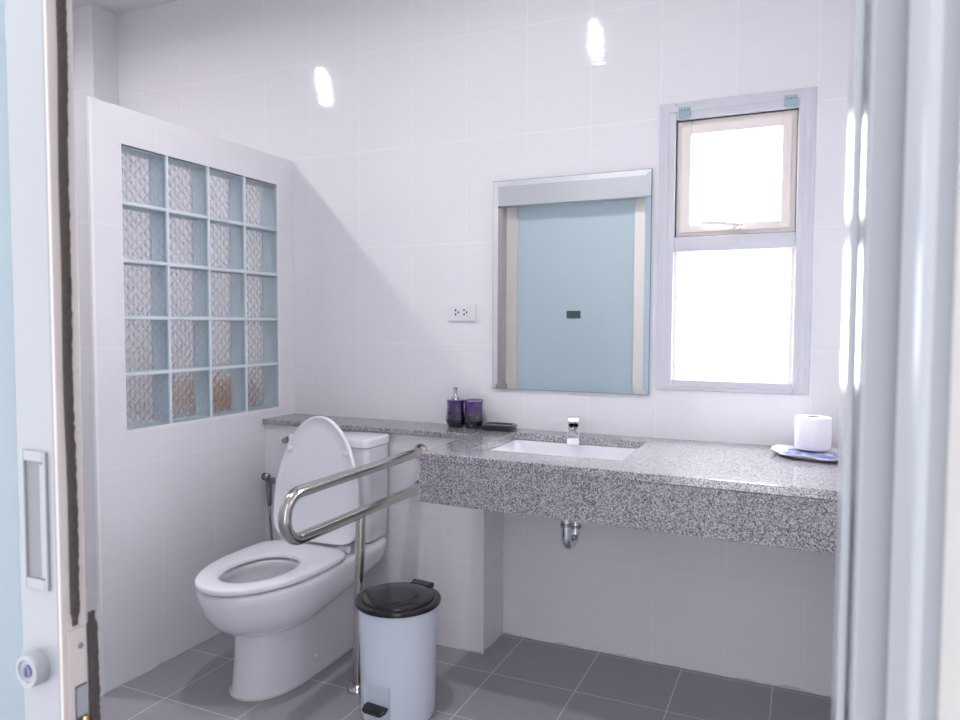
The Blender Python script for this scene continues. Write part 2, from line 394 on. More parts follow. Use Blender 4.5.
# recessed pull
bm = B(); box(bm, 1.3855, 1.3895, DY0-0.003, DY0, 0.966, 1.100); box(bm, 1.4165, 1.4205, DY0-0.003, DY0, 0.966, 1.100)
box(bm, 1.3895, 1.4165, DY0-0.003, DY0, 1.090, 1.100); box(bm, 1.3895, 1.4165, DY0-0.003, DY0, 0.966, 0.976)
pl = obj('pull_handle', bm, M['alu_out'], d1, bevel=0.001)
obj('pull_recess', bx(1.3895, 1.4165, DY0-0.0008, DY0-0.0002, 0.976, 1.090), mat('grey_recess', srgb(92, 92, 98), 0.4), d1)
bm = B(); box(bm, 1.4115, 1.4165, DY0-0.0024, DY0-0.0008, 0.978, 1.088)
obj('pull_lip', bm, M['alu_out'], d1, bevel=0.001)
# lock cylinder
kn = obj('lock_cylinder', lathe(B(), [(0.0165, 0), (0.0165, -0.011), (0.0152, -0.0135), (0.0115, -0.0135), (0.0105, -0.0115), (0.002, -0.0115)], (1.4005, DY0, 0.8885), 36, 'y'), M['alu_out'], d1, smooth=True, autosm=35)
obj('keyhole', lathe(B(), [(0.0062, -0.0115), (0.0062, -0.0128), (0.0045, -0.0134)], (1.4005, DY0, 0.8885), 24, 'y'), mat('dark_blue_steel', srgb(92, 92, 130), 0.3, 0.7), d1, smooth=True, autosm=35)
bm = B(); box(bm, 1.3995, 1.4015, DY0-0.0140, DY0-0.0134, 0.8845, 0.8925)
obj('key_slot', bm, M['gasket'], d1)

# ------------------------------------------------------------------ window
wn = bpy.data.objects.new('window_1', None); C.objects.link(wn); wn.location = (1.842, 0.03, 0.995); wn['kind'] = 'structure'
bm = B()
frame_xz(bm, WX0, WX1, WZ0, WZ1, 0.056, 0.052, 0.038, 0.060, -0.008, 0.07)
box(bm, WX0+0.056, WX1-0.052, -0.008, 0.07, 1.474, 1.527)
obj('window_frame', bm, M['alu'], wn, bevel=0.003)
bm = B(); frame_xz(bm, WX0+0.016, WX1-0.014, WZ0+0.014, WZ1-0.014, 0.018, 0.018, 0.004, 0.020, -0.0105, -0.008)
obj('frame_ridge', bm, M['alu'], wn, bevel=0.001)
sash = obj('upper_sash', frame_xz(B(), 1.652, 2.036, 1.529, 1.926, 0.051, 0.047, 0.042, 0.052, 0.012, 0.045), M['bead'], wn, bevel=0.003)
sub('sash_step', frame_xz(B(), 1.668, 2.020, 1.543, 1.909, 0.033, 0.029, 0.026, 0.033, 0.004, 0.012), M['bead'], wn, bevel=0.002)
obj('sash_gasket', frame_xz(B(), 1.6505, 2.0375, 1.5275, 1.9275, 0.002, 0.002, 0.002, 0.002, 0.006, 0.030), M['gasket'], wn)
obj('upper_pane', bx(1.692, 1.996, 0.024, 0.029, 1.563, 1.884), M['pane'], wn)
obj('lower_pane', bx(1.650, 2.038, 0.030, 0.035, 1.032, 1.474), M['pane'], wn)
obj('glazing_bead', frame_xz(B(), 1.650, 2.038, 1.032, 1.474, 0.013, 0.013, 0.006, 0.006, 0.004, 0.030), M['bead'], wn, bevel=0.001)
# awning handle
bm = B(); box(bm, 1.832, 1.868, -0.010, 0.004, 1.541, 1.552)
hb = obj('handle_base', bm, M['bead'], wn, bevel=0.003)
bm = B(); tube(bm, [(1.858, -0.014, 1.556), (1.850, -0.020, 1.562), (1.80, -0.022, 1.568), (1.752, -0.022, 1.569), (1.742, -0.022, 1.569)], [0.006, 0.007, 0.0065, 0.0075, 0.006], 12)
tube(bm, [(1.850, -0.002, 1.547), (1.850, -0.018, 1.560)], 0.006, 12); tube(bm, [(1.853, -0.016, 1.560), (1.878, -0.014, 1.560)], 0.005, 12)
obj('handle', bm, M['bead'], wn, smooth=True)
bm = B(); lathe(bm, [(0.018, -0.008), (0.018, -0.0095), (0.016, -0.010)], (1.850, 0, 1.512), 28, 'y')
obj('strike_cover', bm, M['alu'], wn, smooth=True, autosm=40)
blue_plate = mat('pale_blue_hinge', srgb(150, 174, 184), 0.35, 0.0)
for x0 in (1.658, 1.993):
    bm = B(); box(bm, x0, x0+0.042, -0.013, -0.008, 1.932, 1.968); box(bm, x0+0.004, x0+0.038, -0.015, -0.013, 1.928, 1.942)
    h = obj('hinge', bm, blue_plate, wn, bevel=0.001)
    for q in (0.010, 0.021, 0.032):
        obj('screw', lathe(B(), [(0.0026, -0.013), (0.0026, -0.0142), (0.001, -0.0146)], (x0+q, 0, 1.957), 10, 'y'), M['darkchrome'], wn)

# ------------------------------------------------------------------ glass block panel
gb = thing('glass_block_panel', 'panel of twenty patterned glass blocks set in the white tiled partition wall', 'glass blocks', (-0.05, (GY0+GY1)/2, GZ0))
bm = B(); mw = 0.009
for i in range(1, 4): box(bm, -0.090, -0.003, GY0+i*GPY-mw/2, GY0+i*GPY+mw/2, GZ0, GZ1)
for j in range(1, 5):
    for i in range(4):
        box(bm, -0.090, -0.003, GY0+i*GPY+(mw/2 if i else 0), GY0+(i+1)*GPY-(mw/2 if i < 3 else 0), GZ0+j*GP-mw/2, GZ0+j*GP+mw/2)
obj('mortar_grid', bm, M['mortar'], gb)
for j in range(5):
    for i in range(4):
        ya, yb = GY0+i*GPY+mw/2+0.0003, GY0+(i+1)*GPY-mw/2-0.0003
        za, zb = GZ0+j*GP+mw/2+0.0003, GZ0+(j+1)*GP-mw/2-0.0003
        e = 0.003
        bm = B()
        for (a, b, c, d) in ((ya, ya+e, za, zb), (yb-e, yb, za, zb), (ya+e, yb-e, za, za+e), (ya+e, yb-e, zb-e, zb)):
            box(bm, -0.086, -0.007, a, b, c, d)
        rim = obj('glass_block', bm, M['block_side'], gb)
        for xa in (-0.0165, -0.083):
            bm = B(); box(bm, xa, xa+0.007, ya+e, yb-e, za+e, zb-e)
            o = obj('glass_face', bm, M['block' if xa < -0.05 else 'block_front'], None)
            o.parent = rim; o.matrix_parent_inverse = Matrix.Identity(4)
            # rim carries the offset of its own parent; cancel it
            o.matrix_parent_inverse = Matrix.Identity(4)
# white grout frame round the blocks
bm = B()
box(bm, -0.002, 0.0006, GY0-0.001, GY0+0.004, GZ0, GZ1); box(bm, -0.002, 0.0006, GY1-0.004, GY1+0.006, GZ0, GZ1)
box(bm, -0.002, 0.0006, GY0-0.001, GY1+0.006, GZ0-0.008, GZ0+0.004)
obj('grout_border', bm, mat('white_grout', srgb(236, 234, 240), 0.6), gb)

# ------------------------------------------------------------------ ledge, counter, sink
tag(obj('granite_ledge', bx(0.0, 0.9755, -0.213, -0.0005, 0.7995, 0.82), M['granite'], bevel=0.003),
    'narrow grey speckled granite ledge on the low tiled wall behind the toilet', 'ledge')
tag(obj('granite_ledge', bx(-1.066, -0.101, -0.213, -0.0005, 0.7995, 0.82), M['granite'], bevel=0.003),
    'grey granite ledge in the shower, seen blurred through the lowest glass blocks', 'ledge')
ZC = 0.82; CX0, CX1, CYF = 0.977, XR-0.001, -0.628
HX0, HX1, HY0, HY1 = 1.100, 1.586, -0.482, -0.104
ct = thing('granite_counter', 'long grey speckled granite washbasin counter with a deep front apron below the mirror', 'counter', (1.66, -0.3, 0.66))
bm = B(); z0 = ZC-0.026
xs = [CX0, HX0, HX1, CX1]; ys = [CYF, HY0, HY1, -0.0005]
fy = lambda x, y: y if y > -0.55 else y+0.012-0.030*(x-CX0)/1.2      # the front edge runs slightly out of square
tv = [[bm.verts.new((x, fy(x, y), ZC)) for y in ys] for x in xs]; bv = [[bm.verts.new((x, fy(x, y), z0)) for y in ys] for x in xs]
for i in range(3):
    for j in range(3):
        if i == 1 and j == 1: continue
        bm.faces.new((tv[i][j], tv[i+1][j], tv[i+1][j+1], tv[i][j+1])); bm.faces.new((bv[i][j], bv[i][j+1], bv[i+1][j+1], bv[i+1][j]))
def wallf(a, b, A_, B_): bm.faces.new((a, b, B_, A_))
for i in range(3):
    wallf(tv[i][0], tv[i+1][0], bv[i][0], bv[i+1][0]); wallf(tv[i][3], tv[i+1][3], bv[i][3], bv[i+1][3])
    wallf(tv[0][i], tv[0][i+1], bv[0][i], bv[0][i+1]); wallf(tv[3][i], tv[3][i+1], bv[3][i], bv[3][i+1])
wallf(tv[1][1], tv[2][1], bv[1][1], bv[2][1]); wallf(tv[1][2], tv[2][2], bv[1][2], bv[2][2])
wallf(tv[1][1], tv[1][2], bv[1][1], bv[1][2]); wallf(tv[2][1], tv[2][2], bv[2][1], bv[2][2])
obj('countertop', bm, M['granite'], ct, bevel=0.003)
def skew(bm):
    for v in bm.verts: v.co.y = fy(v.co.x, v.co.y)
    return bm
obj('apron', skew(bx(CX0+0.0004, CX1-0.001, CYF+0.0004, CYF+0.020, 0.662, z0-0.0002)), M['granite_cut'], ct, bevel=0.001)
obj('polished_edge', skew(bx(CX0-0.0012, CX0+0.0003, CYF+0.0004, CYF+0.020, 0.662, z0)), mat('pale_cut_edge', srgb(205, 203, 205), 0.3), ct)
# basin
sk = thing('sink', 'white rectangular undermounted sink in the granite counter', 'sink', (1.345, -0.28, 0.66))
def rrect(x0, x1, y0, y1, r, z, n=6):
    out = []
    for cx, cy, a0 in ((x1-r, y1-r, 0), (x0+r, y1-r, PI/2), (x0+r, y0+r, PI), (x1-r, y0+r, 1.5*PI)):
        for i in range(n+1):
            a = a0+PI/2*i/n; out.append((cx+r*math.cos(a), cy+r*math.sin(a), z))
    return out
zt = z0-0.0004
rings = [rrect(HX0-0.02, HX1+0.02, HY0-0.02, HY1+0.02, 0.03, zt-0.012), rrect(HX0-0.02, HX1+0.02, HY0-0.02, HY1+0.02, 0.03, zt),
         rrect(HX0+0.004, HX1-0.004, HY0+0.004, HY1-0.004, 0.02, zt), rrect(HX0+0.010, HX1-0.010, HY0+0.010, HY1-0.010, 0.03, zt-0.02),
         rrect(HX0+0.03, HX1-0.03, HY0+0.03, HY1-0.03, 0.045, zt-0.10), rrect(HX0+0.07, HX1-0.07, HY0+0.07, HY1-0.07, 0.05, zt-0.128),
         rrect(1.345-0.025, 1.345+0.025, -0.28-0.025, -0.28+0.025, 0.024, zt-0.134)]
rings += [rrect(1.345-0.025, 1.345+0.025, -0.305, -0.255, 0.024, zt-0.146), rrect(HX0+0.06, HX1-0.06, HY0+0.06, HY1-0.06, 0.05, zt-0.140), rrect(HX0-0.002, HX1+0.002, HY0-0.002, HY1+0.002, 0.03, zt-0.10)]
bm = B(); rv = loft(bm, rings, False, False)
n = len(rings[0])
for i in range(n): bm.faces.new((rv[-1][i], rv[-1][(i+1) % n], rv[0][(i+1) % n], rv[0][i]))
obj('basin', bm, M['porcelain'], sk, smooth=True, autosm=50)
bm = B(); lathe(bm, [(0.026, zt-0.132), (0.024, zt-0.130), (0.010, zt-0.131), (0.0, zt-0.131)], (1.345, -0.28, 0), 28)
obj('drain', bm, M['chrome'], sk, smooth=True)

# faucet
FX, FY = 1.312, -0.062
fc = thing('faucet', 'small chrome single-lever faucet at the back rim of the sink', 'faucet', (FX, FY, ZC))
bm = B(); lathe(bm, [(0.025, ZC), (0.025, ZC+0.003), (0.0215, ZC+0.006), (0.0205, ZC+0.022), (0.0215, ZC+0.036), (0.0, ZC+0.038)], (FX, FY, 0), 32)
obj('faucet_body', bm, M['chrome'], fc, smooth=True, autosm=50)
FA = math.radians(-74); fd = Vector((math.cos(FA), math.sin(FA), 0)); fs = Vector((-fd.y, fd.x, 0))
def sq(t, z, hw, hh, n=5):
    out = []; q = min(hw, hh)*0.45; c = Vector((FX, FY, z))+fd*t
    for (sx, sz, a0) in ((1, 1, 0), (-1, 1, PI/2), (-1, -1, PI), (1, -1, 1.5*PI)):
        for i in range(n):
            a = a0+PI/2*i/(n-1); out.append(c+fs*(sx*(hw-q)+q*math.cos(a))+Vector((0, 0, sz*(hh-q)+q*math.sin(a))))
    return out
bm = B(); loft(bm, [sq(0.010, ZC+0.024, 0.0225, 0.014), sq(0.05, ZC+0.019, 0.0220, 0.013), sq(0.090, ZC+0.009, 0.0215, 0.012), sq(0.130, ZC-0.004, 0.021, 0.0115)])
obj('spout', bm, M['chrome'], fc, smooth=True, autosm=50)
ae = Vector((FX, FY, 0))+fd*0.112
bm = B(); lathe(bm, [(0.010, ZC-0.018), (0.010, ZC-0.008)], (ae.x, ae.y, 0), 20); obj('aerator', bm, M['darkchrome'], fc, smooth=True, autosm=40)
bm = B(); loft(bm, [sq(-0.024, ZC+0.049, 0.021, 0.011), sq(0.0, ZC+0.053, 0.023, 0.015), sq(0.022, ZC+0.053, 0.0225, 0.014), sq(0.040, ZC+0.060, 0.019, 0.007)])
obj('lever', bm, M['chrome'], fc, smooth=True, autosm=50)

# P-trap under the basin
tp = thing('drain_pipe', 'chrome U-bend drain trap hanging below the granite counter', 'drain pipe', (1.365, -0.28, 0.47))
TXc = 1.362
bm = B(); tube(bm, [(TXc-0.003, -0.290, 0.6455), (TXc-0.003, -0.290, 0.515)] + [(TXc-0.003+0.010*(1-math.cos(a))/2*1.0, -0.290+0.036*(1-math.cos(a)), 0.512-0.036*math.sin(a)) for a in [PI*i/14 for i in range(15)]] + [(TXc+0.007, -0.218, 0.56), (TXc+0.007, -0.218, 0.595), (TXc+0.007, -0.205, 0.615), (TXc+0.007, -0.18, 0.625), (TXc+0.007, -0.005, 0.628)], 0.0165, 20)
obj('u_bend', bm, M['chrome'], tp, smooth=True, autosm=50)
bm = B(); lathe(bm, [(0.0168, 0.546), (0.0195, 0.547), (0.0195, 0.556), (0.0168, 0.557)], (TXc-0.003, -0.290, 0), 26, cap=False); obj('slip_nut', bm, M['darkchrome'], tp, smooth=True, autosm=40)
bm = B(); lathe(bm, [(0.0168, 0.524), (0.0205, 0.525), (0.0205, 0.533), (0.0168, 0.534)], (TXc+0.007, -0.218, 0), 26, cap=False); obj('slip_nut', bm, M['darkchrome'], tp, smooth=True, autosm=40)
bm = B(); lathe(bm, [(0.017, -0.006), (0.036, -0.004), (0.036, -0.001)], (TXc+0.007, 0, 0.628), 28, 'y', cap=False); obj('wall_flange', bm, M['chrome'], tp, smooth=True)

# ------------------------------------------------------------------ mirror
mr = thing('mirror', 'rectangular frameless mirror with angled glass edges hanging on the wall above the sink', 'mirror', (1.267, -0.012, 0.974))
mx0, mx1, mz0, mz1 = 0.968, 1.570, 0.974, 1.768
bm = B(); yb, yf, bw = -0.008, -0.0125, 0.020
o_ = [bm.verts.new((x, -0.0116, z)) for x, z in ((mx0, mz0), (mx1, mz0), (mx1, mz1), (mx0, mz1))]
i_ = [bm.verts.new((x, yf, z)) for x, z in ((mx0+bw, mz0+bw), (mx1-bw, mz0+bw), (mx1-bw, mz1-bw), (mx0+bw, mz1-bw))]
k_ = [bm.verts.new((x, yb, z)) for x, z in ((mx0, mz0), (mx1, mz0), (mx1, mz1), (mx0, mz1))]
bm.faces.new(i_); bm.faces.new(k_[::-1])
for a in range(4):
    b = (a+1) % 4; bm.faces.new((o_[a], o_[b], i_[b], i_[a])); bm.faces.new((k_[a], k_[b], o_[b], o_[a]))
obj('mirror_glass', bm, M['mirror'], mr)
obj('glass_edge', frame_xz(B(), mx0-0.0015, mx1+0.0015, mz0-0.0015, mz1+0.0015, 0.0015, 0.0015, 0.0015, 0.0015, -0.0105, -0.006), M['mirror_edge'], mr)
obj('backing', bx(mx0+0.01, mx1-0.01, -0.008, -0.0005, mz0+0.01, mz1-0.01), M['gasket'], mr)

# ------------------------------------------------------------------ wall outlet
ol = thing('wall_outlet', 'white double power outlet on the tiled wall left of the mirror', 'outlet', (0.8315, 0, 1.267))
obj('cover_plate', bx(0.772, 0.891, -0.0085, -0.0003, 1.2335, 1.3015), M['outlet'], ol, bevel=0.003)
obj('socket_insert', bx(0.796, 0.867, -0.0100, -0.0085, 1.2455, 1.2935), M['outlet'], ol, bevel=0.001)
for cx in (0.806, 0.843):
    for dx, dz in ((0, 0.0085), (0, -0.0085), (0.0115, 0)):
        obj('socket_hole', bx(cx+dx-0.0028, cx+dx+0.0028, -0.0106, -0.0100, 1.2685+dz-0.004, 1.2685+dz+0.004), M['slot'], ol)

# ------------------------------------------------------------------ toilet
TC = 0.468
tl = thing('toilet', 'white floor-standing toilet with its lid raised against the tank', 'toilet', (TC, -0.55, 0))
NR = 56
def plan(hw, yf, yb, yc, z, cx=TC, pw=2.0, pb=4.0, zfun=None):
    """outline: elliptical towards the front (yf), squarish towards the back (yb)"""
    out = []
    for i in range(NR):
        a = 2*PI*i/NR; c, s = math.cos(a), math.sin(a)
        if s < 0:
            x = hw*math.copysign(abs(c)**(2/pw), c); y = yc + (yc-yf)*(-(abs(s)**(2/pw)))
        else:
            x = hw*math.copysign(abs(c)**(2/pb), c); y = yc + (yb-yc)*abs(s)**(2/pb)
        zz = z if zfun is None else zfun(x, y, z)
        out.append((cx+x, y, zz))
    return out
def rise(x, y, z):                       # underside of the bowl climbs towards the tank
    t = max(0.0, min(1.0, (y+0.72)/0.5)); t = t*t*(3-2*t)
    return z + (0.385-z)*t*0.45
YB = -0.2135
rings = [plan(0.105, -0.80, YB-0.02, -0.62, 0.205, cx=TC-0.025, zfun=rise), plan(0.125, -0.850, YB-0.01, -0.64, 0.226, cx=TC-0.012, pb=7, zfun=rise), plan(0.152, -0.905, YB, -0.66, 0.254, cx=TC-0.004, pb=7, zfun=rise),
         plan(0.168, -0.945, YB, -0.68, 0.288, pb=7, zfun=rise), plan(0.179, -0.970, YB, -0.69, 0.328, pb=7, zfun=rise), plan(0.184, -0.983, YB, -0.70, 0.367, pb=7, zfun=rise),
         plan(0.186, -0.986, YB, -0.70, 0.388, pb=7), plan(0.184, -0.984, YB, -0.70, 0.398, pb=7), plan(0.178, -0.977, YB-0.004, -0.70, 0.403, pb=7), plan(0.165, -0.963, YB-0.012, -0.70, 0.404, pb=7)]
hole = lambda hw, hl, z: plan(hw, -0.772-hl, -0.772+hl, -0.772, z, pb=2.0)
rings += [hole(0.118, 0.155, 0.404), hole(0.112, 0.150, 0.398), hole(0.120, 0.156, 0.375), hole(0.118, 0.150, 0.34), hole(0.095, 0.125, 0.29), hole(0.065, 0.09, 0.25), hole(0.045, 0.06, 0.225)]
bm = B(); loft(bm, rings, True, True)
obj('bowl', bm, M['porcelain'], tl, smooth=True)
bm = B(); bm.faces.new([bm.verts.new(q) for q in hole(0.109, 0.140, 0.322)])
obj('water', bm, M['water'], tl)
rings = [plan(0.117, -0.822, YB, -0.62, 0.004, pw=2.2, cx=TC-0.040), plan(0.114, -0.815, YB, -0.62, 0.05, pw=2.2, cx=TC-0.040), plan(0.111, -0.807, YB, -0.62, 0.12, pw=2.2, cx=TC-0.040), plan(0.109, -0.802, YB, -0.62, 0.19, pw=2.2, cx=TC-0.040),
         plan(0.112, -0.782, YB, -0.60, 0.23, pw=2.2, cx=TC-0.040), plan(0.113, -0.780, YB, -0.60, 0.27)]
bm = B(); loft(bm, rings, True, True)
obj('pedestal', bm, M['porcelain'], tl, smooth=True, autosm=60)
rings = [plan(0.1215, -0.827, YB, -0.62, 0.0003, pw=2.2, cx=TC-0.040), plan(0.1205, -0.826, YB, -0.62, 0.004, pw=2.2, cx=TC-0.040), plan(0.1145, -0.819, YB, -0.62, 0.007, pw=2.2, cx=TC-0.040)]
bm = B(); loft(bm, rings, True, False)
obj('sealant_bead', bm, M['sealant'], tl, smooth=True)
bm = B(); lathe(bm, [(0.0095, 0), (0.0085, 0.003), (0.0, 0.004)], (TC+0.0725, -0.575, 0.062), 20, 'x')
obj('bolt_cap', bm, M['sealant'], tl, smooth=True)
# seat ring
SY = -0.496
def ringpair(outer, inner):
    bm = B(); rings = outer + inner[::-1]
    rv = loft(bm, rings, False, False); n = NR
    for i in range(n): bm.faces.new((rv[-1][i], rv[-1][(i+1) % n], rv[0][(i+1) % n], rv[0][i]))
    return bm
def seat_out(d, z): return plan(0.186-d, -0.992+d, SY-d, -0.700, z, pb=5)
def seat_in(d, z): return plan(0.106+d, -0.765-0.148-d, -0.765+0.143+d, -0.765, z, pb=2.2)
bm = ringpair([seat_out(0.010, 0.4095), seat_out(0.001, 0.4105), seat_out(0.0, 0.413), seat_out(0.0, 0.4235), seat_out(0.003, 0.4275), seat_out(0.010, 0.4290), seat_out(0.035, 0.4295)],
              [seat_in(0.0, 0.4095), seat_in(-0.002, 0.414), seat_in(0.001, 0.422), seat_in(0.006, 0.4255), seat_in(0.016, 0.4280)])
st = obj('seat', bm, M['seat'], tl, smooth=True)
# raised lid: outline in its own plane, leaning back against the tank
LB = Vector((TC+0.006, -0.488, 0.436)); LT = Vector((0, 0.044, 0.452)); LU = LT.normalized(); LN = Vector((0, -LU.z, LU.y))   # LN points to the front
def lidring(d, off):
    out = []; H = 0.456-2*d*0.5
    for (x, y, _) in plan(0.185-d, -0.992+d, SY-0.0-d*0.6, -0.635, 0, cx=0, pb=5, pw=1.95):
        s = (SY - y)/(0.5)*0.456
        out.append(LB + Vector((x, 0, 0)) + LU*s + LN*off)
    return out
bm = B(); loft(bm, [lidring(0.002, -0.006), lidring(0.0, -0.003), lidring(0.0, 0.009), lidring(0.003, 0.0125), lidring(0.009, 0.0125), lidring(0.013, 0.008), lidring(0.05, 0.0075)])
ld = obj('lid', bm, M['seat'], tl, smooth=True, autosm=60)
def subp(name, bm, m, parent, **kw):
    o = obj(name, bm, m, None, **kw); o.parent = parent; return o
for sx in (-0.122, 0.122):
    p = LB + Vector((sx, 0, 0)) + LU*0.325
    bm = B(); lathe(bm, [(0.011, 0), (0.0105, -0.005), (0.008, -0.009), (0.003, -0.011)], (p.x, (p+LN*0.0075).y, (p+LN*0.0075).z), 20, 'y')
    subp('bumper', bm, M['seat'], ld, smooth=True)
for sx in (-0.128, 0.128):
    bm = B(); tube(bm, [(TC+sx-0.022, -0.478, 0.420), (TC+sx-0.020, -0.478, 0.420), (TC+sx+0.020, -0.478, 0.420), (TC+sx+0.022, -0.478, 0.420)], [0.010, 0.013, 0.013, 0.010], 18)
    obj('hinge', bm, M['seat'], tl, smooth=True, autosm=50)
# tank
TT = 0.448
def tankring(hw, yf, z, r=0.022, bow=0.016):
    base = rrect(TT-hw, TT+hw, yf, -0.2145, r, z, 8)
    out = []
    for (x, y, zz) in base:
        t = max(0.0, (-0.2145-y)/(-0.2145-yf)); out.append((x, y - bow*t*(1-((x-TT)/hw)**2), zz))
    return out
bm = B(); loft(bm, [tankring(0.165, -0.350, 0.4055), tankring(0.172, -0.362, 0.415), tankring(0.175, -0.366, 0.48), tankring(0.178, -0.370, 0.62), tankring(0.180, -0.374, 0.764)])
obj('tank', bm, M['porcelain'], tl, smooth=True, autosm=50)
bm = B(); loft(bm, [tankring(0.180, -0.374, 0.7645, 0.022), tankring(0.185, -0.380, 0.768, 0.024), tankring(0.186, -0.381, 0.792, 0.024), tankring(0.182, -0.377, 0.798, 0.022), tankring(0.175, -0.370, 0.800, 0.02)])
obj('tank_lid', bm, M['porcelain'], tl, smooth=True, autosm=50)

# ------------------------------------------------------------------ grab rail
GX = 0.752; zt_, zb_ = 0.737, 0.600; gr_r = 0.0185; rr = (zt_-zb_)/2
gr = thing('grab_rail', 'stainless steel looped grab rail with a floor leg beside the toilet', 'grab rail', (0.742, -0.6, 0))
pts = [(GX, LY-0.003, zt_), (GX, -0.5, zt_), (GX, -0.915, zt_)] + arc((GX, -0.918, (zt_+zb_)/2), rr, PI/2, 1.5*PI, 22)[1:-1] + [(GX, -0.915, zb_), (GX, -0.5, zb_), (GX, LY-0.003, zb_)]
obj('loop_bar', tube(B(), pts, gr_r, 28), M['steel'], gr, smooth=True, autosm=60)
obj('leg', tube(B(), [(GX-0.016, -0.606, 0.008), (GX-0.013, -0.606, 0.12), (GX, -0.606, zb_-0.010)], 0.0165, 24), M['steel'], gr, smooth=True, autosm=60)
obj('floor_flange', lathe(B(), [(0.036, 0.0003), (0.036, 0.006), (0.030, 0.016), (0.019, 0.024), (0.0168, 0.024)], (GX-0.016, -0.606, 0), 32, cap=False), M['steel'], gr, smooth=True)
for z in (zt_, zb_):
    obj('wall_flange', lathe(B(), [(0.0188, LY-0.018), (0.027, LY-0.007), (0.030, LY-0.004), (0.030, LY-0.0003)], (GX, 0, z), 32, 'y', cap=False), M['steel'], gr, smooth=True)

# ------------------------------------------------------------------ pedal bin
BXc, BYc = 0.928, -0.663
bn = thing('pedal_bin', 'white round pedal bin with a black lid standing beside the grab rail leg', 'bin', (BXc, BYc, 0))
vd = math.atan2(-2.5912-BYc, 2.0723-BXc)                 # direction from bin to the viewpoint
pa = vd - math.radians(37)                               # pedal direction
def cut(a, h): return 1.0
bm = B(); NB = 96; rec = math.radians(25)
rows = [(0.1145, 0.001), (0.1165, 0.004), (0.1170, 0.02), (0.1182, 0.128), (0.1184, 0.132), (0.120, 0.2), (0.1235, 0.344), (0.1235, 0.353)]
rings = []
for r, h in rows:
    ring = []
    for i in range(NB):
        a = 2*PI*i/NB; d = (a-pa+PI) % (2*PI)-PI
        q = r - (0.016 if (abs(d) < rec and h < 0.130) else 0)
        ring.append((BXc+q*math.cos(a), BYc+q*math.sin(a), h))
    rings.append(ring)
loft(bm, rings); obj('body', bm, M['bin'], bn, smooth=True, autosm=35)
bm = B(); lathe(bm, [(0.127, 0.349), (0.1335, 0.352), (0.135, 0.359), (0.1325, 0.3645), (0.124, 0.3665), (0.112, 0.3655), (0.1105, 0.3705), (0.105, 0.3725), (0.05, 0.3735), (0.0, 0.374)], (BXc, BYc, 0), 64)
obj('lid', bm, M['bin_dark'], bn, smooth=True, autosm=40)
ca, sa = math.cos(pa), math.sin(pa)
def pol(r, t, z): return (BXc+r*ca-t*sa, BYc+r*sa+t*ca, z)
def pbox(r0, r1, t0, t1, z0, z1):
    bm = B(); v = [bm.verts.new(pol(r, t, z)) for r in (r0, r1) for t in (t0, t1) for z in (z0, z1)]
    for f in ((0, 1, 3, 2), (4, 6, 7, 5), (0, 4, 5, 1), (2, 3, 7, 6), (0, 2, 6, 4), (1, 5, 7, 3)): bm.faces.new([v[i] for i in f])
    return bm
bm = B()
loft(bm, [[pol(0.1025, -0.040, 0.058), pol(0.1025, 0.040, 0.058), pol(0.1025, 0.040, 0.066), pol(0.1025, -0.040, 0.066)],
          [pol(0.118, -0.042, 0.053), pol(0.118, 0.042, 0.053), pol(0.118, 0.042, 0.064), pol(0.118, -0.042, 0.064)],
          [pol(0.134, -0.036, 0.049), pol(0.134, 0.036, 0.049), pol(0.134, 0.036, 0.060), pol(0.134, -0.036, 0.060)],
          [pol(0.141, -0.024, 0.050), pol(0.141, 0.024, 0.050), pol(0.141, 0.024, 0.057), pol(0.141, -0.024, 0.057)]])
obj('pedal', bm, M['bin_dark'], bn, bevel=0.003)
obj('hinge', pbox(-0.150, -0.110, -0.036, 0.036, 0.356, 0.3720), M['bin_dark'], bn, bevel=0.004)
obj('hinge_knuckle', pbox(-0.1515, -0.138, -0.046, -0.036, 0.352, 0.370), M['bin_dark'], bn, bevel=0.003)
obj('lid_tab', pbox(0.122, 0.1385, -0.010, 0.010, 0.361, 0.3685), M['bin_dark'], bn, bevel=0.003)

# ------------------------------------------------------------------ things on the counter
def facet12(a, h):
    k = PI/6; d = (a % k) - k/2; return math.cos(k/2)/math.cos(d)
ZL = 0.8203
def cupprof(r): return [(r*0.80, ZL), (r*0.86, ZL+0.004), (r*1.03, ZL+0.020), (r*1.06, ZL+0.032), (r*0.98, ZL+0.055), (r*0.93, ZL+0.080), (r*0.98, ZL+0.100), (r*1.04, ZL+0.106)]
sx_, sy_ = 0.832, -0.060
sd = thing('soap_dispenser', 'purple faceted soap dispenser with a chrome pump on the granite ledge', 'soap dispenser', (sx_, sy_, ZL))
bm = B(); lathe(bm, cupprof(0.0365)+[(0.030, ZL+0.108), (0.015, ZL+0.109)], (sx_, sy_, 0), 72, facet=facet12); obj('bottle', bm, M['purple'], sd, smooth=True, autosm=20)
bm = B(); lathe(bm, [(0.016, ZL+0.1085), (0.0165, ZL+0.116), (0.013, ZL+0.119), (0.0075, ZL+0.121), (0.007, ZL+0.150), (0.008, ZL+0.152), (0.008, ZL+0.160), (0.001, ZL+0.161)], (sx_, sy_, 0), 28); pm = obj('pump', bm, M['chrome'], sd, smooth=True, autosm=40)
bm = B(); tube(bm, [(sx_, sy_, ZL+0.155), (sx_+0.006, sy_-0.030, ZL+0.155), (sx_+0.007, sy_-0.036, ZL+0.151)], [0.005, 0.004, 0.0035], 12); subp('nozzle', bm, M['chrome'], pm, smooth=True)
tx_, ty_ = 0.9115, -0.062
tb = thing('tumbler', 'purple faceted bathroom tumbler beside the soap dispenser', 'cup', (tx_, ty_, ZL))
